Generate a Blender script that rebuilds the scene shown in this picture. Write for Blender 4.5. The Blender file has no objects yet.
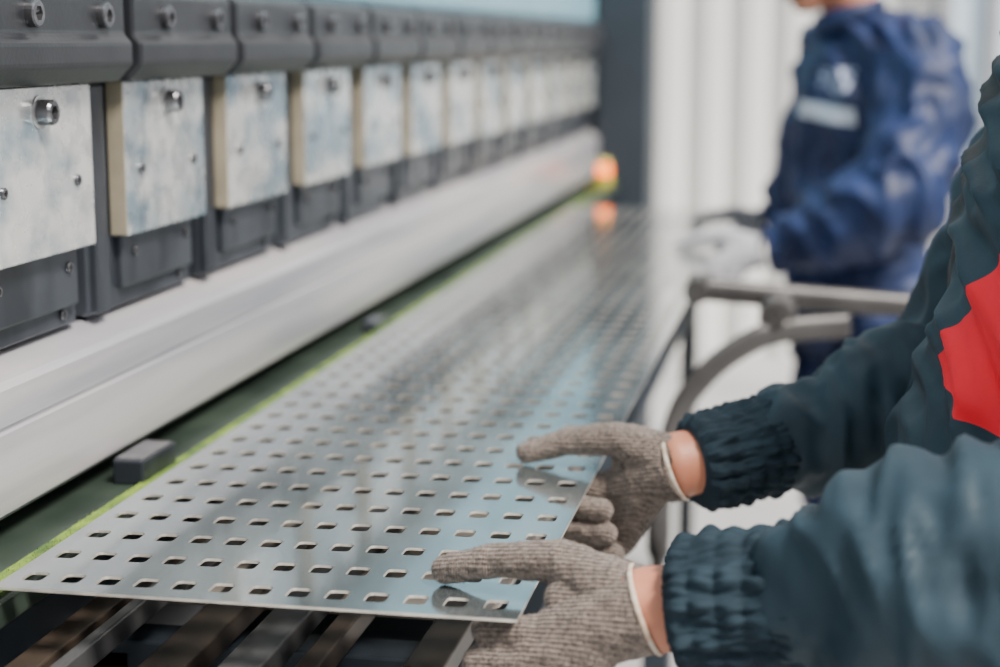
import bpy, bmesh, math, random
from mathutils import Vector, Matrix, noise
from mathutils.bvhtree import BVHTree
random.seed(4)
H = 1.386   # eye height above the floor; geometry below is authored relative to eye height and lifted at the end
FL = -H
V = Vector
# ------------------------------------------------------------------ materials
def M(name, c1, c2=None, rough=.5, metal=0., scale=8, detail=5, bump=0., bscale=60, mp=(1,1,1), lo=.35, hi=.65, spec=.5, bdist=.002):
    m = bpy.data.materials.new(name); m.use_nodes = True
    nt = m.node_tree; N = nt.nodes; L = nt.links
    b = N['Principled BSDF']
    b.inputs['Roughness'].default_value = rough
    b.inputs['Metallic'].default_value = metal
    b.inputs['Specular IOR Level'].default_value = spec
    tc = N.new('ShaderNodeTexCoord'); mpn = N.new('ShaderNodeMapping')
    mpn.inputs['Scale'].default_value = mp
    L.new(tc.outputs['Object'], mpn.inputs['Vector'])
    if c2 is None: c2 = tuple(c*.85 for c in c1)
    nz = N.new('ShaderNodeTexNoise'); nz.inputs['Scale'].default_value = scale; nz.inputs['Detail'].default_value = detail
    L.new(mpn.outputs[0], nz.inputs['Vector'])
    r = N.new('ShaderNodeValToRGB')
    r.color_ramp.elements[0].position = lo; r.color_ramp.elements[0].color = (*c1, 1)
    r.color_ramp.elements[1].position = hi; r.color_ramp.elements[1].color = (*c2, 1)
    L.new(nz.outputs['Fac'], r.inputs['Fac']); L.new(r.outputs['Color'], b.inputs['Base Color'])
    if bump:
        n2 = N.new('ShaderNodeTexNoise'); n2.inputs['Scale'].default_value = bscale; n2.inputs['Detail'].default_value = 4
        L.new(mpn.outputs[0], n2.inputs['Vector'])
        bp = N.new('ShaderNodeBump'); bp.inputs['Strength'].default_value = bump; bp.inputs['Distance'].default_value = bdist
        L.new(n2.outputs['Fac'], bp.inputs['Height']); L.new(bp.outputs[0], b.inputs['Normal'])
    return m

def rough_noise(m, scale, a, b_, mp=(1,1,1)):
    nt = m.node_tree; N = nt.nodes; L = nt.links; b = N['Principled BSDF']
    tc = N.new('ShaderNodeTexCoord'); mpn = N.new('ShaderNodeMapping'); mpn.inputs['Scale'].default_value = mp
    nz = N.new('ShaderNodeTexNoise'); nz.inputs['Scale'].default_value = scale; nz.inputs['Detail'].default_value = 8
    mr = N.new('ShaderNodeMapRange'); mr.inputs[1].default_value=.35; mr.inputs[2].default_value=.65; mr.inputs[3].default_value=a; mr.inputs[4].default_value=b_
    L.new(tc.outputs['Object'], mpn.inputs['Vector']); L.new(mpn.outputs[0], nz.inputs['Vector']); L.new(nz.outputs['Fac'], mr.inputs[0]); L.new(mr.outputs[0], b.inputs['Roughness'])

def knit(name, light, dark):
    m = bpy.data.materials.new(name); m.use_nodes = True
    nt = m.node_tree; N = nt.nodes; L = nt.links; b = N['Principled BSDF']
    b.inputs['Roughness'].default_value = .95; b.inputs['Specular IOR Level'].default_value = .1
    b.inputs['Sheen Weight'].default_value = .2
    tc = N.new('ShaderNodeTexCoord')
    mp = N.new('ShaderNodeMapping'); mp.inputs['Scale'].default_value = (.12, .9, 1.1)
    L.new(tc.outputs['Object'], mp.inputs['Vector'])
    w1 = N.new('ShaderNodeTexWave'); w1.bands_direction = 'DIAGONAL'; w1.inputs['Scale'].default_value = 125
    w1.inputs['Distortion'].default_value = 1.8; w1.inputs['Detail'].default_value = 2; w1.inputs['Detail Scale'].default_value = .6
    L.new(mp.outputs[0], w1.inputs['Vector'])
    w2 = N.new('ShaderNodeTexWave'); w2.bands_direction = 'X'; w2.inputs['Scale'].default_value = 150
    w2.inputs['Distortion'].default_value = 2.5; w2.inputs['Detail'].default_value = 2
    L.new(tc.outputs['Object'], w2.inputs['Vector'])
    mul = N.new('ShaderNodeMath'); mul.operation = 'MULTIPLY_ADD'
    L.new(w2.outputs['Fac'], mul.inputs[0]); mul.inputs[1].default_value = .5
    sc = N.new('ShaderNodeMath'); sc.operation = 'MULTIPLY'; sc.inputs[1].default_value = .5
    L.new(w1.outputs['Fac'], sc.inputs[0]); L.new(sc.outputs[0], mul.inputs[2])
    nz = N.new('ShaderNodeTexNoise'); nz.inputs['Scale'].default_value = 300; nz.inputs['Detail'].default_value = 3
    L.new(tc.outputs['Object'], nz.inputs['Vector'])
    nb = N.new('ShaderNodeTexNoise'); nb.inputs['Scale'].default_value = 22; nb.inputs['Detail'].default_value = 3
    L.new(tc.outputs['Object'], nb.inputs['Vector'])
    ad = N.new('ShaderNodeMath'); ad.operation = 'MULTIPLY_ADD'; ad.inputs[1].default_value = 1.1
    L.new(nz.outputs['Fac'], ad.inputs[0])
    s3 = N.new('ShaderNodeMath'); s3.operation = 'MULTIPLY'; s3.inputs[1].default_value = .34
    L.new(mul.outputs[0], s3.inputs[0]); L.new(s3.outputs[0], ad.inputs[2])
    ad2 = N.new('ShaderNodeMath'); ad2.operation = 'MULTIPLY_ADD'; ad2.inputs[1].default_value = .35
    L.new(nb.outputs['Fac'], ad2.inputs[0]); L.new(ad.outputs[0], ad2.inputs[2])
    r = N.new('ShaderNodeValToRGB'); r.color_ramp.elements[0].position = .58; r.color_ramp.elements[0].color = (*dark, 1)
    r.color_ramp.elements[1].position = 1.0; r.color_ramp.elements[1].color = (*light, 1)
    mrr = N.new('ShaderNodeMath'); mrr.operation='MULTIPLY'; mrr.inputs[1].default_value=.90
    L.new(ad2.outputs[0], mrr.inputs[0]); L.new(mrr.outputs[0], r.inputs['Fac']); L.new(r.outputs['Color'], b.inputs['Base Color'])
    bp = N.new('ShaderNodeBump'); bp.inputs['Strength'].default_value = 1.0; bp.inputs['Distance'].default_value = .0018
    hs = N.new('ShaderNodeMath'); hs.operation='MULTIPLY_ADD'; hs.inputs[1].default_value=.6
    L.new(nz.outputs['Fac'], hs.inputs[0]); L.new(mul.outputs[0], hs.inputs[2])
    L.new(hs.outputs[0], bp.inputs['Height']); L.new(bp.outputs[0], b.inputs['Normal'])
    return m

m_sheet = M('galvanised_sheet', (.25,.30,.315), (.46,.53,.545), .22, .85, scale=12, detail=9, bump=.10, bscale=25, mp=(1,.35,1), bdist=.001, lo=.38, hi=.64)
rough_noise(m_sheet, 9, .11, .27, (1,.4,1))
m_sheet.node_tree.nodes['Principled BSDF'].inputs['Coat Weight'].default_value = 1.0
m_sheet.node_tree.nodes['Principled BSDF'].inputs['Coat Roughness'].default_value = .07
m_rim = M('punched_edge_lit', (.74,.70,.62), (.52,.49,.45), .28, .6, scale=60)  # paler than the sheet: light caught on hole walls, painted into the rim
m_plate = M('zinc_plate', (.74,.74,.72), (.27,.36,.42), .36, .65, scale=9, detail=12, bump=.2, bscale=40, lo=.44, hi=.62, mp=(1,1,1.6))
rough_noise(m_plate, 25, .15, .40)
m_pedge = M('plate_edge_brass_tone', (.40,.35,.26), (.30,.265,.20), .45, .3, scale=20)
m_clamp = M('clamp_dark_steel', (.028,.030,.035), (.017,.019,.023), .36, .2, scale=15, bump=.1, bscale=200, spec=.35)
m_block = M('punch_dark_steel', (.050,.057,.070), (.020,.024,.031), .32, .35, scale=14, detail=9, mp=(1,1,.3), spec=.4, lo=.4, hi=.6)
m_bolt = M('bolt_steel', (.2,.2,.21), (.1,.1,.11), .25, .85, scale=60)
m_beam = M('beam_ground_steel', (.58,.555,.56), (.35,.355,.40), .30, .5, scale=5, detail=11, mp=(1,.2,4), bump=.08, bscale=80, lo=.4, hi=.62)
m_boltlt = M('washer_steel', (.5,.5,.5), (.35,.35,.36), .3, .8, scale=60)
m_dark = M('machine_shadow_paint', (.016,.018,.021), None, .6)
m_ram = M('ram_blue_paint', (.20,.38,.47), (.17,.34,.43), .4)
m_frame = M('frame_charcoal_paint', (.020,.029,.040), None, .5)
m_ledge = M('die_rail_green_grey', (.065,.092,.07), (.03,.045,.036), .3, .5, scale=9, detail=7)
m_brush = M('green_edge_seal', (.17,.26,.03), (.05,.10,.018), .7, scale=25)
m_rail = M('rail_brown_steel', (.11,.082,.062), (.042,.035,.03), .36, .6, scale=10, detail=8, mp=(1,.3,1))
m_railg = M('rail_grey_steel', (.15,.155,.16), (.065,.065,.07), .34, .6, scale=10, detail=8)
m_backing = M('hole_backing_pale', (.58,.50,.42), (.38,.34,.30), .4, .3, scale=6)  # pale tone so the added panel shows bright through the holes
m_arm = M('support_arm_paint', (.085,.08,.078), (.055,.053,.053), .35, .5, scale=10)
m_floor = M('concrete', (.40,.40,.395), (.31,.31,.31), .7, scale=1.5, detail=8, bump=.1)
m_wall = M('corrugated_white', (.84,.825,.80), (.76,.76,.75), .55, scale=.6)
m_winf = M('window_frame_grey', (.35,.36,.38), None, .5)
m_glove = knit('wool_glove_taupe', (.27,.215,.182), (.055,.043,.037))
m_fuzz = M('wool_fibre', (.30,.25,.215), (.18,.145,.125), .9, scale=50, spec=.1)
m_glovew = knit('cotton_glove_white', (.66,.66,.70), (.36,.36,.40))
m_gloveg = knit('glove_grey', (.30,.30,.33), (.14,.14,.16))
m_hem = M('glove_hem', (.56,.51,.44), (.46,.33,.24), .9, scale=120, bump=.5, bscale=400)
m_skin = M('skin', (.50,.21,.125), (.42,.155,.09), .5, scale=30, bump=.15, bscale=250)
m_skin.node_tree.nodes['Principled BSDF'].inputs['Subsurface Weight'].default_value = .08
m_skin.node_tree.nodes['Principled BSDF'].inputs['Subsurface Radius'].default_value = (.01,.004,.002)
m_hair = M('hair_black', (.012,.01,.009), None, .5, scale=60)
m_eye = M('eye_white', (.8,.78,.75), None, .2)
m_iris = M('iris_dark', (.03,.02,.015), None, .2)
m_lip = M('lip', (.42,.17,.14), None, .5)
m_navy = M('navy_cotton', (.010,.025,.095), (.005,.013,.050), .55, scale=12, bump=.15, bscale=300, spec=.4)
m_cuff = M('cuff_teal', (.014,.029,.041), (.009,.019,.028), .85, scale=30, bump=.3, bscale=500, spec=.25)
m_boot = M('boot_leather', (.02,.018,.016), None, .5)
m_reflect = M('reflective_tape', (.60,.61,.68), (.48,.50,.58), .4, .1)
m_badge = M('badge_thread', (.42,.47,.60), (.02,.04,.12), .8, scale=70, lo=.46, hi=.54, mp=(1,1,1.8))
m_red = M('lamp_red', (.8,.12,.02), None, .3)
m_yel = M('lamp_yellow', (.42,.36,.03), None, .35)
def emis(m, c, s):
    b = m.node_tree.nodes['Principled BSDF']; b.inputs['Emission Color'].default_value = (*c,1); b.inputs['Emission Strength'].default_value = s
emis(m_red, (1,.16,.005), 5.0)
m_win = M('window_pane_pale', (.66,.78,.88), (.60,.74,.86), .15, scale=1)

# jacket: dark teal with red panel and black yoke (sewn panels, by garment position)
def jacket_mat():
    m = M('jacket_teal', (.019,.041,.057), (.012,.027,.039), .62, scale=14, bump=.2, bscale=420, bdist=.0008, spec=.3)
    nt = m.node_tree; N = nt.nodes; L = nt.links; b = N['Principled BSDF']
    src = b.inputs['Base Color'].links[0].from_socket
    tc = N.new('ShaderNodeTexCoord'); sp = N.new('ShaderNodeSeparateXYZ'); L.new(tc.outputs['Object'], sp.inputs[0])
    def math_(op, a, b_):
        n = N.new('ShaderNodeMath'); n.operation = op
        for i, q in enumerate((a, b_)):
            if isinstance(q, (int, float)): n.inputs[i].default_value = q
            else: L.new(q, n.inputs[i])
        return n.outputs[0]
    X, Y, Z = sp.outputs
    inner = math_('LESS_THAN', math_('ADD', Y, math_('MULTIPLY', math_('ADD', Z, .3065), .60)), 1.536)
    r1 = math_('MULTIPLY', math_('GREATER_THAN', math_('ADD', Z, math_('MULTIPLY', math_('SUBTRACT', 1.545, Y), .30)), -.276), math_('LESS_THAN', Z, -.14))
    r2 = math_('MULTIPLY', math_('GREATER_THAN', Y, 1.36), math_('LESS_THAN', X, .30))
    red = math_('MULTIPLY', math_('MULTIPLY', inner, r1), r2)
    blk = math_('MULTIPLY', math_('GREATER_THAN', Z, -.27), math_('MULTIPLY', math_('GREATER_THAN', math_('ADD', Y, math_('MULTIPLY', Z, .25)), 1.545), math_('LESS_THAN', Y, 1.72)))
    mx = N.new('ShaderNodeMix'); mx.data_type = 'RGBA'
    L.new(red, mx.inputs[0]); L.new(src, mx.inputs[6]); mx.inputs[7].default_value = (.90,.008,.025,1)
    mx2 = N.new('ShaderNodeMix'); mx2.data_type = 'RGBA'
    L.new(blk, mx2.inputs[0]); L.new(mx.outputs[2], mx2.inputs[6]); mx2.inputs[7].default_value = (.007,.008,.010,1)
    L.new(mx2.outputs[2], b.inputs['Base Color'])
    return m
m_jacket = jacket_mat()
# ------------------------------------------------------------------ mesh helpers
def empty(name):
    e = bpy.data.objects.new(name, None); bpy.context.collection.objects.link(e); e.empty_display_size = .1; return e
def link(name, me, mat=None, parent=None, smooth=False, loc=None):
    o = bpy.data.objects.new(name, me); bpy.context.collection.objects.link(o)
    if mat is not None and len(me.materials) == 0: me.materials.append(mat)
    if parent: o.parent = parent
    if loc: o.location = loc
    if smooth:
        for p in me.polygons: p.use_smooth = True
    return o
def tomesh(bm, name):
    bmesh.ops.recalc_face_normals(bm, faces=bm.faces[:])
    me = bpy.data.meshes.new(name); bm.to_mesh(me); bm.free(); return me
def addbox(bm, x0,x1,y0,y1,z0,z1, bev=0.):
    t = bmesh.new(); bmesh.ops.create_cube(t, size=1, matrix=Matrix.Translation(((x0+x1)/2,(y0+y1)/2,(z0+z1)/2)) @ Matrix.Diagonal((x1-x0,y1-y0,z1-z0,1)))
    if bev: bmesh.ops.bevel(t, geom=t.edges[:], offset=bev, segments=2, affect='EDGES', profile=.5)
    me = bpy.data.meshes.new('t'); t.to_mesh(me); t.free(); bm.from_mesh(me); bpy.data.meshes.remove(me)
def box(name, x0,x1,y0,y1,z0,z1, mat, parent=None, bev=.002):
    bm = bmesh.new(); addbox(bm,x0,x1,y0,y1,z0,z1,bev); return link(name, tomesh(bm,name), mat, parent)
def prism(name, prof, y0, y1, mat, parent=None, bev=.002):
    bm = bmesh.new()
    a = [bm.verts.new((x,y0,z)) for x,z in prof]; b = [bm.verts.new((x,y1,z)) for x,z in prof]
    n = len(prof); bm.faces.new(a); bm.faces.new(b[::-1])
    for i in range(n): bm.faces.new((a[i],a[(i+1)%n],b[(i+1)%n],b[i]))
    bmesh.ops.recalc_face_normals(bm, faces=bm.faces[:])
    if bev: bmesh.ops.bevel(bm, geom=bm.edges[:], offset=bev, segments=2, affect='EDGES', profile=.5)
    return link(name, tomesh(bm,name), mat, parent)
def bolt_mesh(name, r, h):
    # socket-head screw pointing +X
    bm = bmesh.new(); seg = 24
    def ring(rad, x, hexa=False):
        vs = []
        for i in range(seg):
            t = 2*math.pi*i/seg; rr = rad
            if hexa:
                q = (t % (math.pi/3)) - math.pi/6; rr = rad*math.cos(math.pi/6)/math.cos(q)
            vs.append(bm.verts.new((x, rr*math.cos(t), rr*math.sin(t))))
        return vs
    rs = [ring(r,0), ring(r,h*.85), ring(r*.88,h), ring(r*.58,h,True), ring(r*.55,h*.35,True)]
    for a,b in zip(rs, rs[1:]):
        for i in range(seg): bm.faces.new((a[i],a[(i+1)%seg],b[(i+1)%seg],b[i]))
    bm.faces.new(rs[-1]); bm.faces.new(rs[0][::-1])
    return tomesh(bm, name)
def sph(bm, c, r, sc=(1,1,1), rot=None):
    mt = Matrix.Translation(c)
    if rot is not None: mt = mt @ rot
    bmesh.ops.create_uvsphere(bm, u_segments=20, v_segments=12, radius=r, matrix=mt @ Matrix.Diagonal((*sc,1)))
def cone(bm, p1, r1, p2, r2):
    d = p2-p1
    if d.length < 1e-5: return
    bmesh.ops.create_cone(bm, cap_ends=True, segments=20, radius1=r1, radius2=r2, depth=d.length,
        matrix=Matrix.Translation((p1+p2)/2) @ d.to_track_quat('Z','Y').to_matrix().to_4x4())
def chain(bm, pts, first=True):
    for i,p in enumerate(pts):
        if i or first: sph(bm, V(p[:3]), p[3])
        if i: cone(bm, V(pts[i-1][:3]), pts[i-1][3], V(p[:3]), p[3])
def loft(bm, rings, seg=28):
    R = []
    for c,u,v in rings:
        R.append([bm.verts.new(V(c)+V(u)*math.cos(2*math.pi*i/seg)+V(v)*math.sin(2*math.pi*i/seg)) for i in range(seg)])
    for a,b in zip(R,R[1:]):
        for i in range(seg): bm.faces.new((a[i],a[(i+1)%seg],b[(i+1)%seg],b[i]))
    bm.faces.new(R[0][::-1]); bm.faces.new(R[-1])
def remesh(name, bm, voxel, it, mat, parent, disp=None):
    me = tomesh(bm, name+'_src'); o = link(name, me, mat, parent)
    r = o.modifiers.new('r','REMESH'); r.mode='VOXEL'; r.voxel_size=voxel
    s = o.modifiers.new('s','SMOOTH'); s.factor=.5; s.iterations=it
    dg = bpy.context.evaluated_depsgraph_get(); dg.update()
    nm = bpy.data.meshes.new_from_object(o.evaluated_get(dg)); o.modifiers.clear(); o.data = nm
    nm.materials.clear(); nm.materials.append(mat)
    if disp:
        ns = [v.normal.copy() for v in nm.vertices]
        for v,n in zip(nm.vertices, ns): v.co = v.co + n*disp(v.co.copy(), n)
    for p in nm.polygons: p.use_smooth = True
    nm.update(); return o
def path(pts, n=8):
    P = [V(p) for p in pts]; out = []
    for i in range(len(P)-1):
        p0 = P[max(i-1,0)]; p1=P[i]; p2=P[i+1]; p3=P[min(i+2,len(P)-1)]
        for k in range(n):
            t=k/n; out.append(.5*((2*p1)+(p2-p0)*t+(2*p0-5*p1+4*p2-p3)*t*t+(3*p1-p0-3*p2+p3)*t**3))
    out.append(P[-1]); return out
def sweep(name, pts, ru, rv, mat, parent=None, seg=16, closed=False, fr=None, up=V((0,0,1))):
    bm = bmesh.new(); R=[]; n=len(pts)
    for i,p in enumerate(pts):
        t = (pts[(i+1)%n]-pts[i-1]) if closed else (pts[min(i+1,n-1)]-pts[max(i-1,0)])
        t.normalize(); u = t.cross(up)
        if u.length<1e-3: u = t.cross(V((1,0,0)))
        u.normalize(); v = u.cross(t).normalized(); row=[]
        for k in range(seg):
            a=2*math.pi*k/seg; f = fr(i/(n-1),a) if fr else 1
            row.append(bm.verts.new(p+(u*ru*math.cos(a)+v*rv*math.sin(a))*f))
        R.append(row)
    rng = range(n) if closed else range(n-1)
    for i in rng:
        a=R[i]; b=R[(i+1)%n]
        for k in range(seg): bm.faces.new((a[k],a[(k+1)%seg],b[(k+1)%seg],b[k]))
    if not closed: bm.faces.new(R[0]); bm.faces.new(R[-1])
    return link(name, tomesh(bm,name), mat, parent, True)

# ------------------------------------------------------------------ room
box('floor', -7,7,-4,8.2,FL-.1,FL, m_floor, None, 0)
bm = bmesh.new(); prof=[]; x=-7; 
while x<7:
    prof += [(x,7.6),(x+.07,7.6),(x+.095,7.67),(x+.155,7.67)]; x += .18
z0,z1=FL,4.2
lo=[bm.verts.new((a,b,z0)) for a,b in prof]; hi=[bm.verts.new((a,b,z1)) for a,b in prof]
for i in range(len(prof)-1): bm.faces.new((lo[i],lo[i+1],hi[i+1],hi[i]))
lb=[bm.verts.new((a,7.8,z)) for a,z in ((prof[0][0],z0),(prof[-1][0],z0),(prof[-1][0],z1),(prof[0][0],z1))]
bm.faces.new(lb)
link('wall_back', tomesh(bm,'wall_back'), m_wall)
win = empty('window_1')
box('pane', .50,2.4,7.53,7.55,-.5,1.9, m_win, win, 0)
for nm,a in (('frame_left',(.46,.52,7.48,7.6,-.6,2.0)),('frame_right',(2.38,2.48,7.48,7.6,-.6,2.0)),('frame_bottom',(.46,2.48,7.48,7.6,-.6,-.5)),('frame_top',(.46,2.48,7.48,7.6,1.9,2.0)),('mullion',(.66,.71,7.48,7.6,-.5,1.9))):
    box(nm,*a,m_winf,win,.004)
# ------------------------------------------------------------------ press brake
pb = empty('press_brake')
Y0,Y1 = .70,5.52
box('ram', -1.05,-.735,Y0,Y1,.056,.95, m_ram, pb, .01)
box('ram_rear', -1.05,-.775,Y0,Y1,-.285,.056, m_dark, pb, .003)
bA = bolt_mesh('bolt_clamp', .0125, .010); bA.materials.append(m_bolt)
bB = bolt_mesh('bolt_plate', .012, .016); bB.materials.append(m_bolt)
bC = bolt_mesh('bolt_small', .0055, .005); bC.materials.append(m_bolt)
wsh = bolt_mesh('washer', .016, .003); wsh.materials.append(m_boltlt)
pitch=.3165
for i in range(-2,13):
    y = 1.680+pitch*(i-1)
    j = random.uniform(-.003,.003)
    o = prism('clamp_%d'%(i+3), [(-.775,.056),(-.714,.056),(-.698,.046),(-.698,.006),(-.690,-.002),(-.690,-.024),(-.706,-.041),(-.775,-.041)], y-.012, y+.283, m_clamp, pb, .0035)
    o = box('plate_%d'%(i+3), -.740,-.719+j*.5,y+.006,y+.240,-.202+j,-.042, m_plate, pb, .0015)
    o.data.materials.append(m_pedge)
    for p in o.data.polygons:
        if p.normal.y < -.7: p.material_index = 1
    box('punch_%d'%(i+3), -.79,-.742,y-.050,y+.236,-.283,-.035, m_block, pb, .003)
    box('punch_tang_%d'%(i+3), -.765,-.734,y-.045,y-.012,-.281,-.045, m_block, pb, .002)
    box('punch_shoulder_%d'%(i+3), -.765,-.733,y+.02,y+.225,-.262,-.2, m_block, pb, .003)
    for k,(dy,z,mesh,x) in enumerate([(.072,.024,bA,-.699),(.225,.024,bA,-.699),(.125,-.066,wsh,-.7205),(.125,-.066,bB,-.7195),(.045,-.135,bC,-.721),(.2,-.135,bC,-.721),(.05,-.225,bC,-.734),(.2,-.222,bC,-.734),(.2,-.270,bC,-.743)]):
        link('bolt_%d_%d'%(i+3,k+1), mesh, None, pb, False, (x,y+dy,z))
prism('lower_beam', [(-1.0,-.29),(-.752,-.287),(-.724,-.305),(-.720,-.312),(-.720,-.345),(-.7225,-.347),(-.7225,-.350),(-.720,-.352),(-.720,-.425),(-.726,-.431),(-1.0,-.431)], Y0, Y1, m_beam, pb, 0)
box('die_rail', -1.0,-.648,Y0,Y1+.1,-.475,-.452, m_ledge, pb, .002)
box('bed', -1.05,-.69,Y0,Y1,FL,-.475, m_frame, pb, .006)
box('back_web', -1.0,-.80,Y0,Y1,-.46,-.42, m_dark, pb, 0)
box('side_frame', -.735,-.560,5.54,5.80,FL,1.3, m_frame, pb, .008)
box('side_frame_rear', -1.3,-.735,5.56,5.78,FL,1.3, m_frame, pb, .008)
box('die_stop', -.710,-.676,1.60,1.69,-.452,-.426, m_block, pb, .002)
box('die_stop_cap', -.709,-.677,1.605,1.685,-.427,-.4245, m_bolt, pb, .001)
box('die_stop_far', -.705,-.680,2.55,2.62,-.452,-.436, m_block, pb, .002)
# edge seal strip: low bristle pile
bm = bmesh.new()
for k in range(26000):
    x = min(-.656,max(-.680,random.gauss(-.668,.006))); y = random.uniform(.9,5.3); h = random.uniform(.003,.0058)
    a = random.uniform(0,6.28); w=.0014; dx,dy=w*math.cos(a),w*math.sin(a)
    l = random.uniform(-.002,.002)
    bm.faces.new([bm.verts.new(p) for p in ((x-dx,y-dy,-.452),(x+dx,y+dy,-.452),(x+l,y+random.uniform(-.002,.002),-.452+h))])
addbox(bm,-.680,-.655,Y0,5.4,-.4525,-.4485)
me = bpy.data.meshes.new('bristle'); bm.to_mesh(me); bm.free(); link('edge_seal_strip', me, m_brush, pb)
# warning lamp
wl = empty('warning_lamp')
box('base', -.685,-.655,4.95,5.00,-.4485,-.425, m_dark, wl, .004)
box('bracket', -.68,-.625,4.96,4.99,-.43,-.42, m_yel, wl, .003)
def cyl(name, c, r, h, mat, parent, r2=None):
    bm = bmesh.new(); bmesh.ops.create_cone(bm, cap_ends=True, segments=28, radius1=r, radius2=r if r2 is None else r2, depth=h, matrix=Matrix.Translation(c))
    return link(name, tomesh(bm,name), mat, parent, False)
cyl('body', (-.632,4.975,-.404), .024,.03, m_yel, wl)
cyl('lens_amber', (-.632,4.975,-.374), .020,.030, m_red, wl)
cyl('cap', (-.632,4.975,-.351), .024,.016, m_yel, wl, .014)
# ------------------------------------------------------------------ perforated sheet
bm = bmesh.new()
XL,XR = -.650,-.2185; mg=.006; nc=13; px=(XR-XL-2*mg)/nc; py=.0625; YS=1.223; nr=52
hw,hl,rc = .0090,.0112,.0040
def corner_pts(cx,cy):
    inn=[];out=[]
    for sx,sy in ((1,1),(-1,1),(-1,-1),(1,-1)):
        order = [0,45,90]
        pts=[]
        for a in order:
            t=math.radians(a); pts.append((cx+sx*(hw-rc+rc*math.cos(t)), cy+sy*(hl-rc+rc*math.sin(t))))
        outs=[(cx+sx*px/2, cy+sy*(hl-rc)),(cx+sx*px/2, cy+sy*py/2),(cx+sx*(hw-rc), cy+sy*py/2)]
        if sx*sy<0: pts=pts[::-1]; outs=outs[::-1]
        inn+=pts; out+=outs
    return inn,out
cache={}
def gv(x,y):
    k=(round(x,5),round(y,5))
    if k not in cache: cache[k]=bm.verts.new((x,y,-.436))
    return cache[k]
for j in range(nr):
    for i in range(nc):
        cx=XL+mg+px*(i+.5); cy=YS+py*(j+.5)
        inn,out=corner_pts(cx,cy)
        iv=[bm.verts.new((x,y,-.436)) for x,y in inn]; ov=[gv(x,y) for x,y in out]
        for k in range(12):
            k2=(k+1)%12
            bm.faces.new((iv[k],ov[k],ov[k2],iv[k2]))
for j in range(nr):
    cy=YS+py*(j+.5)
    for yy0,yy1 in ((cy-py/2,cy-(hl-rc)),(cy-(hl-rc),cy+(hl-rc)),(cy+(hl-rc),cy+py/2)):
        for xa,xb in ((XL,XL+mg),(XR-mg,XR)):
            bm.faces.new((gv(xa,yy0),gv(xb,yy0),gv(xb,yy1),gv(xa,yy1)))
bmesh.ops.remove_doubles(bm, verts=bm.verts[:], dist=1e-5)
bmesh.ops.recalc_face_normals(bm, faces=bm.faces[:])
me=bpy.data.meshes.new('sheet'); bm.to_mesh(me); bm.free()
sh=link('perforated_metal_sheet', me, m_sheet)
me.materials.append(m_rim)
up = sum(p.normal.z for p in me.polygons) > 0
s=sh.modifiers.new('t','SOLIDIFY'); s.thickness=.0024; s.offset = -1 if up else 1; s.material_offset_rim=1
# ------------------------------------------------------------------ support table below sheet
st = empty('sheet_support_table')
for k,(a,b,zt,mm) in enumerate([(-.640,-.612,-.500,m_rail),(-.592,-.580,-.490,m_railg),(-.555,-.515,-.520,m_rail),(-.470,-.435,-.500,m_railg),(-.425,-.405,-.520,m_rail),(-.335,-.300,-.520,m_rail)]):
    box('rail_%d'%(k+1), a,b,1.0,4.3,zt-.022,zt,mm,st,.002)
for k,y in enumerate((1.42,2.1,2.9,3.7,4.25)):
    box('cross_member_%d'%(k+1), -.66,-.295,y,y+.05,-.60,-.55,m_frame,st,.003)
box('added_hole_backing', -.660,-.297,1.52,4.3,-.548,-.543,m_backing,st,.001)  # pale panel added under the sheet to make the holes look lit
box('lower_shelf', -.665,-.30,1.2,4.2,-.66,-.645,m_frame,st,.003)
for k,(x,y) in enumerate([(-.64,1.44),(-.32,1.44),(-.64,4.26),(-.32,4.26)]):
    box('leg_%d'%(k+1), x-.02,x+.02,y-.02,y+.02,FL,-.56,m_frame,st,.003)
    box('foot_%d'%(k+1), x-.028,x+.028,y-.04,y+.04,FL,FL+.012,m_frame,st,.002)
sweep('hydraulic_hose', path([(-.5,1.5,-.62),(-.42,1.38,-.565),(-.37,1.34,-.555),(-.33,1.38,-.565),(-.32,1.6,-.65)]), .012,.012, m_railg, st)
# ------------------------------------------------------------------ sheet follower arm
sa = empty('sheet_follower_arm')
sweep('straight_bar', path([(-.20,2.78,-.402),(0,2.82,-.42),(.33,2.88,-.447)]), .012,.020, m_arm, sa)
sweep('curved_arm', path([(.05,2.74,-.450),(-.05,2.71,-.456),(-.10,2.69,-.470),(-.165,2.67,-.516),(-.215,2.65,-.590),(-.238,2.63,-.72),(-.240,2.63,-.95)]), .010,.020, m_arm, sa)
def knob(name,c,r,h):
    bm=bmesh.new(); bmesh.ops.create_cone(bm,cap_ends=True,segments=28,radius1=r,radius2=r*.9,depth=h,matrix=Matrix.Translation(c)@Matrix.Rotation(math.pi/2,4,'X'))
    bmesh.ops.bevel(bm,geom=[e for e in bm.edges if e.calc_length()<r*.4],offset=.003,segments=1)
    link(name,tomesh(bm,name),m_arm,sa)
knob('pivot_knob',(-.065,2.755,-.436),.031,.10); knob('pivot_knob_cap',(-.065,2.70,-.436),.016,.02); knob('end_knob',(-.195,2.77,-.402),.022,.07)
box('post', -.262,-.218,2.60,2.66,FL,-.90,m_frame,sa,.004); box('post_foot',-.275,-.17,2.53,2.73,FL,FL+.02,m_frame,sa,.003)
box('bar_post', .30,.35,2.85,2.91,FL,-.44,m_frame,sa,.004); box('bar_post_foot',.22,.43,2.78,2.98,FL,FL+.02,m_frame,sa,.003)
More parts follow.
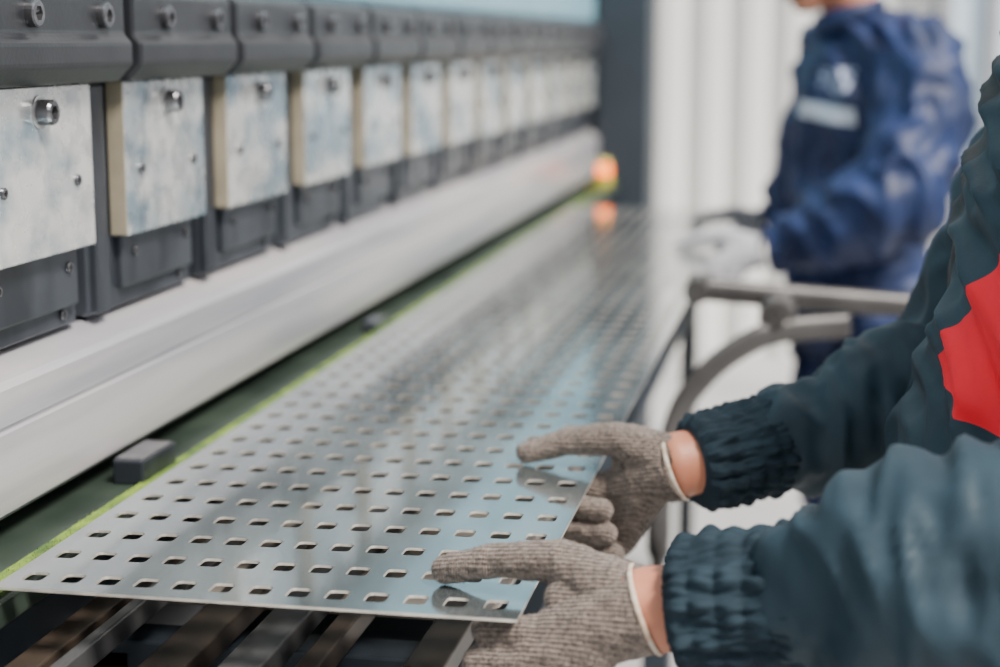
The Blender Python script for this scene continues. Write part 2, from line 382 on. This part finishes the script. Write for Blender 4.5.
# ------------------------------------------------------------------ people
HANDS = {
 'L': dict(W=(-.122,1.248,-.430,.036), pm=(-.158,1.247,-.444,.031),
   thumb=[(-.152,1.256,-.418,.025),(-.192,1.270,-.4025,.0178),(-.245,1.284,-.409,.0140),(-.290,1.295,-.4228,.0120)],
   f=[[(-.205,1.243,-.4535,.0155),(-.246,1.250,-.4575,.0122),(-.253,1.275,-.462,.0115),(-.238,1.290,-.4605,.0105)],
      [(-.214,1.237,-.4745,.0155),(-.254,1.244,-.480,.0120),(-.256,1.269,-.485,.0113),(-.237,1.283,-.4835,.0103)],
      [(-.208,1.236,-.495,.0150),(-.244,1.244,-.5015,.0115),(-.246,1.267,-.506,.0108),(-.227,1.279,-.504,.0100)],
      [(-.195,1.240,-.513,.0140),(-.226,1.249,-.520,.0103),(-.226,1.267,-.523,.0097),(-.210,1.276,-.521,.0090)]]),
 'R': dict(W=(-.137,1.683,-.427,.035), pm=(-.166,1.691,-.441,.030),
   thumb=[(-.158,1.683,-.414,.025),(-.199,1.688,-.4010,.0182),(-.25,1.697,-.4085,.0142),(-.293,1.698,-.4228,.0120)],
   f=[[(-.205,1.700,-.4535,.0155),(-.247,1.690,-.4590,.0122),(-.244,1.658,-.4645,.0116),(-.206,1.643,-.4655,.0112)],
      [(-.212,1.706,-.475,.0155),(-.250,1.685,-.4815,.0120),(-.240,1.654,-.4885,.0115),(-.202,1.641,-.4885,.0110)],
      [(-.206,1.708,-.497,.0150),(-.240,1.684,-.5040,.0116),(-.229,1.656,-.5115,.0112),(-.194,1.645,-.5105,.0105)],
      [(-.193,1.703,-.516,.0140),(-.222,1.683,-.5230,.0103),(-.212,1.660,-.5280,.0098),(-.182,1.653,-.5270,.0092)]]),
}
def hand(name, side, dy, mat, parent, voxel):
    h=HANDS[side]; sh_=lambda p:(p[0],p[1]+dy,p[2],p[3])
    bm=bmesh.new(); W=sh_(h['W']); pm=sh_(h['pm'])
    chain(bm,[W,pm],False)
    for f in h['f']:
        f=[sh_(q) for q in f]; chain(bm,[pm,f[0]]); chain(bm,f)
    for a,b in zip(h['f'],h['f'][1:]): chain(bm,[sh_(a[0]),sh_(b[0])])
    th=[sh_(q) for q in h['thumb']]; chain(bm,[(W[0]-.004,W[1],W[2]+.006,.026)]+th,False)
    a=V(th[1][:3]); b=V(sh_(h['f'][0][0])[:3]); m_=(a*.5+b*.5); m_.x=max(m_.x,-.200)+.012
    chain(bm,[(*pm[:3],.026),(*m_,.0165)])
    def d(p,n):
        return .0016*noise.noise(p*60)+.0009*noise.noise(p*150)
    return remesh(name,bm,voxel,2,mat,parent,d)
def fuzz(nm, o, n, parent):
    # loose wool fibres standing off the knit
    vs=o.data.vertices; bm=bmesh.new(); N=len(vs)
    for _ in range(n):
        v=vs[random.randrange(N)]; nn=v.normal
        if v.co.x>-.128: continue
        t=nn.cross(V((random.uniform(-1,1),random.uniform(-1,1),random.uniform(-1,1))))
        if t.length<1e-3: continue
        t.normalize(); s_=nn.cross(t); p=v.co-nn*.0003; w=.00011
        l=random.uniform(.0008,.0022); q=p+nn*l*.7+t*l*.6; e_=q+t*l*.8+nn*l*random.uniform(-.3,.4)
        a=bm.verts.new(p-s_*w); b=bm.verts.new(p+s_*w); c=bm.verts.new(q+s_*w); d=bm.verts.new(q-s_*w); f=bm.verts.new(e_)
        bm.faces.new((a,b,c,d)); bm.faces.new((d,c,f))
    me=bpy.data.meshes.new(nm); bm.to_mesh(me); bm.free(); link(nm,me,m_fuzz,parent)

def cloth(amp, fx, fy, fz, off):
    def d(p,n):
        w = noise.noise_vector(p*3+V((off,0,0)))*.10
        q = V(((p.x+w.x)*fx+(p.z+w.z)*fz*.5,(p.y+w.y)*fy,(p.z+w.z)*fz))+V((off,off,off))
        a = 1-math.sqrt(noise.noise(q)**2*9+.008)
        b = 1-math.sqrt(noise.noise(q*1.8+V((3,7,1)))**2*7+.012)
        a=max(a,-.4); b=max(b,-.3)
        return amp*(a*.85+b*.55+.9*noise.noise(p*5+V((off,1,2)))-.3)
    return d
def cuff(name, p0, p1, r, mat, parent, r2=None):
    # elasticated shirred cuff: gathered cloth with several elastic rows
    pts=[V(p0).lerp(V(p1),i/48) for i in range(49)]
    ph=random.uniform(0,6)
    def fr(s,a):
        e = 1-.10*math.exp(-(s/.05)**2)-.04*math.exp(-((1-s)/.1)**2)
        puff = abs(math.sin(s*math.pi*5))
        g = noise.noise(V((math.cos(a)*6.5+ph,math.sin(a)*6.5,s*2.2)))
        g2 = noise.noise(V((math.cos(a)*13+ph,math.sin(a)*13,s*5)))
        return e*(1+.12*g*(.5+puff)+.085*g2+.045*puff)*(1+.06*s)
    return sweep(name, pts, r, r, mat, parent, seg=200, fr=fr)
def head(parent, c, F, pitch_down, cap_hair=True):
    c=V(c); F=V(F).normalized(); Lf=V((0,0,1)).cross(F)
    R=Matrix(((F.x,Lf.x,0),(F.y,Lf.y,0),(0,0,1))).to_4x4() @ Matrix.Rotation(pitch_down,4,'Y')
    T=Matrix.Translation(c)@R
    def P(x,y,z): return T@V((x,y,z))
    bm=bmesh.new()
    sph(bm,P(-.005,0,.035),.085,(1.1,.88,1.0),R); sph(bm,P(.02,0,-.01),.072,(1.0,.88,1.1),R)
    sph(bm,P(.045,0,-.075),.036,(1,1.05,.8),R)
    for s_ in (1,-1):
        chain(bm,[(*P(.0,s_*.055,-.045),.02),(*P(.055,s_*.018,-.085),.018)])
        sph(bm,P(.055,s_*.035,-.012),.024,(1,1,1),R)
        chain(bm,[(*P(.083,s_*.012,.032),.010),(*P(.074,s_*.045,.030),.009)])
        sph(bm,P(-.005,s_*.078,-.005),.026,(.7,.3,1.2),R)
    chain(bm,[(*P(.083,0,.022),.009),(*P(.100,0,-.008),.011),(*P(.106,0,-.022),.013)])
    for s_ in (1,-1): sph(bm,P(.095,s_*.012,-.025),.009,(1,1,1),R)
    chain(bm,[(*P(-.02,0,-.04),.055),(*V(P(-.05,0,-.17)),.058)])
    remesh('head',bm,.004,4,m_skin,parent)
    for s_ in (1,-1):
        b2=bmesh.new(); sph(b2,P(.077,s_*.031,.012),.0125); link('eye_%s'%('l' if s_>0 else 'r'),tomesh(b2,'e'),m_eye,parent,True)
        b2=bmesh.new(); sph(b2,P(.0845,s_*.031,.011),.0065); link('iris_%s'%('l' if s_>0 else 'r'),tomesh(b2,'e'),m_iris,parent,True)
        b2=bmesh.new(); chain(b2,[(*P(.094,s_*.014,.037),.004),(*P(.084,s_*.047,.036),.003)]); link('brow_%s'%('l' if s_>0 else 'r'),tomesh(b2,'e'),m_hair,parent,True)
    b2=bmesh.new(); sph(b2,P(.083,0,-.050),.022,(.5,1.0,.22),R); sph(b2,P(.081,0,-.058),.020,(.5,1.0,.25),R); link('mouth',tomesh(b2,'m'),m_lip,parent,True)
    b2=bmesh.new(); sph(b2,P(-.014,0,.050),.092,(1.06,.9,.95),R); sph(b2,P(-.035,0,.0),.075,(1,1.0,1.1),R)
    remesh('hair',b2,.004,3,m_hair,parent,lambda p,n:.003*noise.noise(V((p.x*60,p.y*60,p.z*20))))
def boots(parent, pts, F):
    F=V(F).normalized()
    for k,(x,y) in enumerate(pts):
        bm=bmesh.new(); b=V((x,y,FL+.045))
        chain(bm,[(x,y,FL+.14,.052),(x,y,FL+.055,.05)])
        c=b+F*.06; chain(bm,[(*(b-F*.03),.04),(*c,.042),(*(b+F*.15-V((0,0,.008))),.036)])
        o=remesh('boot_%d'%(k+1),bm,.006,3,m_boot,parent)
        for v in o.data.vertices: v.co.z=max(v.co.z,FL+.002)
def torso(bm, rings, F):
    F=V(F).normalized(); Lf=V((0,0,1)).cross(F)
    loft(bm,[((x,y,z),F*a,Lf*b) for x,y,z,a,b in rings])

# ---- foreground worker
w1 = empty('worker_in_teal_jacket')
bm = bmesh.new()
torso(bm,[(.24,1.555,-.66,.145,.185),(.225,1.555,-.55,.15,.195),(.21,1.56,-.44,.145,.20),(.212,1.565,-.36,.14,.205),(.238,1.565,-.24,.13,.205),(.262,1.565,-.12,.127,.21),(.275,1.565,-.02,.124,.205),(.285,1.56,.035,.112,.16),(.295,1.56,.085,.072,.08)],(-1,0,0))
chain(bm,[(-.002,1.241,-.410,.052),(.025,1.233,-.400,.072),(.065,1.222,-.387,.086),(.12,1.208,-.377,.092),(.20,1.195,-.380,.095),(.25,1.235,-.22,.086),(.285,1.315,-.06,.085),(.30,1.37,-.03,.08)],False)
chain(bm,[(-.040,1.742,-.412,.046),(-.015,1.753,-.405,.056),(.036,1.775,-.388,.063),(.105,1.812,-.358,.070),(.16,1.835,-.335,.078),(.22,1.80,-.18,.08),(.27,1.755,-.05,.082),(.285,1.72,-.03,.08)],False)
for yy in (1.46,1.66):
    chain(bm,[(.24,yy,-.62,.125),(.225,yy-.01,-.93,.088),(.25,yy-.01,-1.27,.07)])
remesh('jacket_and_trousers',bm,.0055,2,m_jacket,w1,cloth(.0125,16,7,10,5.7))
def forearm(parent,a,b,r0,r1,nm):
    sweep(nm,[V(a).lerp(V(b),i/10) for i in range(11)],r0,r1,m_skin,parent,seg=28)
forearm(w1,(-.135,1.247,-.432),(-.02,1.244,-.415),.0315,.0335,'forearm_left')
forearm(w1,(-.148,1.681,-.428),(-.04,1.735,-.412),.031,.034,'forearm_right')
cuff('cuff_left',(-.100,1.250,-.427),(-.0,1.241,-.410),.051,m_cuff,w1)
cuff('cuff_right',(-.121,1.692,-.426),(-.038,1.742,-.412),.047,m_cuff,w1)
gl=hand('glove_left','L',0,m_glove,w1,.0018); fuzz('glove_left_fibres',gl,15000,w1)
gr=hand('glove_right','R',0,m_glove,w1,.0018); fuzz('glove_right_fibres',gr,12000,w1)
def hem(nm,c,ax,r,parent,mat=m_hem):
    ax=V(ax).normalized(); u=ax.cross(V((0,0,1))).normalized(); v=u.cross(ax)
    n=60; pts=[V(c)+(u*math.cos(2*math.pi*i/n)+v*math.sin(2*math.pi*i/n))*r for i in range(n)]
    sweep(nm,pts,.0013,.0022,mat,parent,seg=8,closed=True,up=ax)
hem('glove_hem_left',(-.122,1.248,-.430),(.95,.02,.38),.0358,w1)
hem('glove_hem_right',(-.137,1.683,-.427),(.95,-.05,.38),.0348,w1)
head(w1,(.25,1.56,.235),(-1,-.05,0),.35)
boots(w1,[(.25,1.45),(.25,1.65)],(-1,0,0))
# collar
sweep('collar',[V((.295+.068*math.cos(t),1.56+.078*math.sin(t),.09)) for t in [2*math.pi*i/40 for i in range(40)]],.012,.028,m_cuff,w1,seg=12,closed=True)

# ---- background worker
w2 = empty('worker_in_navy_coverall')
F2=(-.86,-.5,0); fn=V(F2).normalized(); ln=V((0,0,1)).cross(fn)
bm=bmesh.new()
torso(bm,[(.10,3.80,-.66,.13,.18),(.09,3.80,-.5,.14,.18),(.085,3.80,-.35,.14,.185),(.085,3.80,-.22,.14,.195),(.09,3.80,-.1,.135,.205),(.09,3.80,-.0,.115,.190),(.075,3.795,.035,.085,.13),(.06,3.79,.06,.062,.068)],F2)
chain(bm,[(-.065,3.555,-.415,.05),(.0,3.535,-.385,.075),(.08,3.50,-.345,.088),(.150,3.50,-.31,.098),(.195,3.55,-.16,.094),(.190,3.63,-.04,.085),(.15,3.70,-.02,.08)])
chain(bm,[(-.08,4.02,-.405,.048),(-.07,4.03,-.36,.06),(-.03,4.05,-.28,.07),(-.015,4.0,-.14,.072),(.005,3.95,-.04,.075),(.05,3.88,-.02,.08)])
for s_ in (1,-1):
    q=V((.10,3.80,0))+ln*.09*s_
    chain(bm,[(q.x,q.y,-.62,.12),(q.x,q.y,-.93,.088),(q.x+.02,q.y,-1.28,.07)])
o2=remesh('coverall',bm,.009,3,m_navy,w2,cloth(.017,12,7,8,8.3))
hand('glove_left','L',2.30,m_glovew,w2,.003)
hand('glove_right','R',2.33,m_gloveg,w2,.003)
cuff('cuff_left',(-.105,3.55,-.428),(-.04,3.547,-.405),.046,m_navy,w2)
cuff('cuff_right',(-.120,4.015,-.427),(-.07,4.028,-.385),.044,m_navy,w2)
head(w2,(-.035,3.74,.175),F2,.45)
qs=[V((.10,3.80,0))+ln*.09*s_ for s_ in (1,-1)]
boots(w2,[(q.x+.02,q.y) for q in qs],F2)
sweep('collar',[V((.045+.068*math.cos(t),3.785+.076*math.sin(t),.05+.02*math.cos(t))) for t in [2*math.pi*i/40 for i in range(40)]],.010,.022,m_navy,w2,seg=12,closed=True)
bvh = BVHTree.FromPolygons([v.co[:] for v in o2.data.vertices],[p.vertices[:] for p in o2.data.polygons])
def patch(nm,cu,cz,w,h,mat,tilt=0):
    bm=bmesh.new(); nx,nz=20,6; G=[]
    dr=(fn+ln*.55).normalized(); sd=V((0,0,1)).cross(dr)
    for j in range(nz+1):
        row=[]
        for i in range(nx+1):
            u=cu+w*(i/nx-.5); z=cz+h*(j/nz-.5)+tilt*(i/nx-.5)
            o=V((.09,3.80,0))+sd*u+dr*.8; o.z=z
            hit=bvh.ray_cast(o,-dr)
            p=(hit[0] if hit[0] else o-dr*.65)+dr*.007
            row.append(bm.verts.new(p))
        G.append(row)
    for j in range(nz):
        for i in range(nx): bm.faces.new((G[j][i],G[j][i+1],G[j+1][i+1],G[j+1][i]))
    link(nm,tomesh(bm,nm),mat,w2,True)
patch('chest_reflective_strip',-.015,-.150,.17,.036,m_reflect,-.015)
patch('chest_badge',.005,-.085,.09,.055,m_badge)
# ------------------------------------------------------------------ light
w = bpy.data.worlds.new('World'); bpy.context.scene.world = w; w.use_nodes=True
nt=w.node_tree; N=nt.nodes; L=nt.links
tc=N.new('ShaderNodeTexCoord'); sp=N.new('ShaderNodeSeparateXYZ'); L.new(tc.outputs['Generated'],sp.inputs[0])
rp=N.new('ShaderNodeValToRGB'); mr=N.new('ShaderNodeMapRange'); mr.inputs[1].default_value=-1; mr.inputs[2].default_value=1
L.new(sp.outputs['Z'],mr.inputs[0]); L.new(mr.outputs[0],rp.inputs['Fac'])
e=rp.color_ramp.elements; e[0].position=.45; e[0].color=(.13,.14,.15,1); e[1].position=.74; e[1].color=(.92,.96,1,1)
L.new(rp.outputs['Color'],N['Background'].inputs['Color']); N['Background'].inputs['Strength'].default_value=1.35
sun=bpy.data.lights.new('daylight','SUN'); sun.energy=10; sun.angle=math.radians(16); sun.color=(1,.93,.85)
so=bpy.data.objects.new('daylight',sun); bpy.context.collection.objects.link(so)
so.rotation_euler=V((-.66,.45,-1.0)).to_track_quat('-Z','Y').to_euler(); so.location=(3,-2,3)
# ------------------------------------------------------------------ camera
cam=bpy.data.cameras.new('camera'); co=bpy.data.objects.new('camera',cam); bpy.context.collection.objects.link(co)
r=V((.9825,.1862,0)).normalized(); f=V((-.1835,.9683,-.1699)).normalized(); u=r.cross(f).normalized()
co.matrix_world=Matrix(((r.x,u.x,-f.x,0),(r.y,u.y,-f.y,0),(r.z,u.z,-f.z,0),(0,0,0,1)))
cam.lens=61.2; cam.sensor_width=36; cam.clip_start=.05
cam.dof.use_dof=True; cam.dof.focus_distance=1.47; cam.dof.aperture_fstop=2.8
bpy.context.scene.camera=co
# lift everything so the floor is at z = 0
for o in list(bpy.context.scene.objects):
    if o.parent is None: o.location.z += H
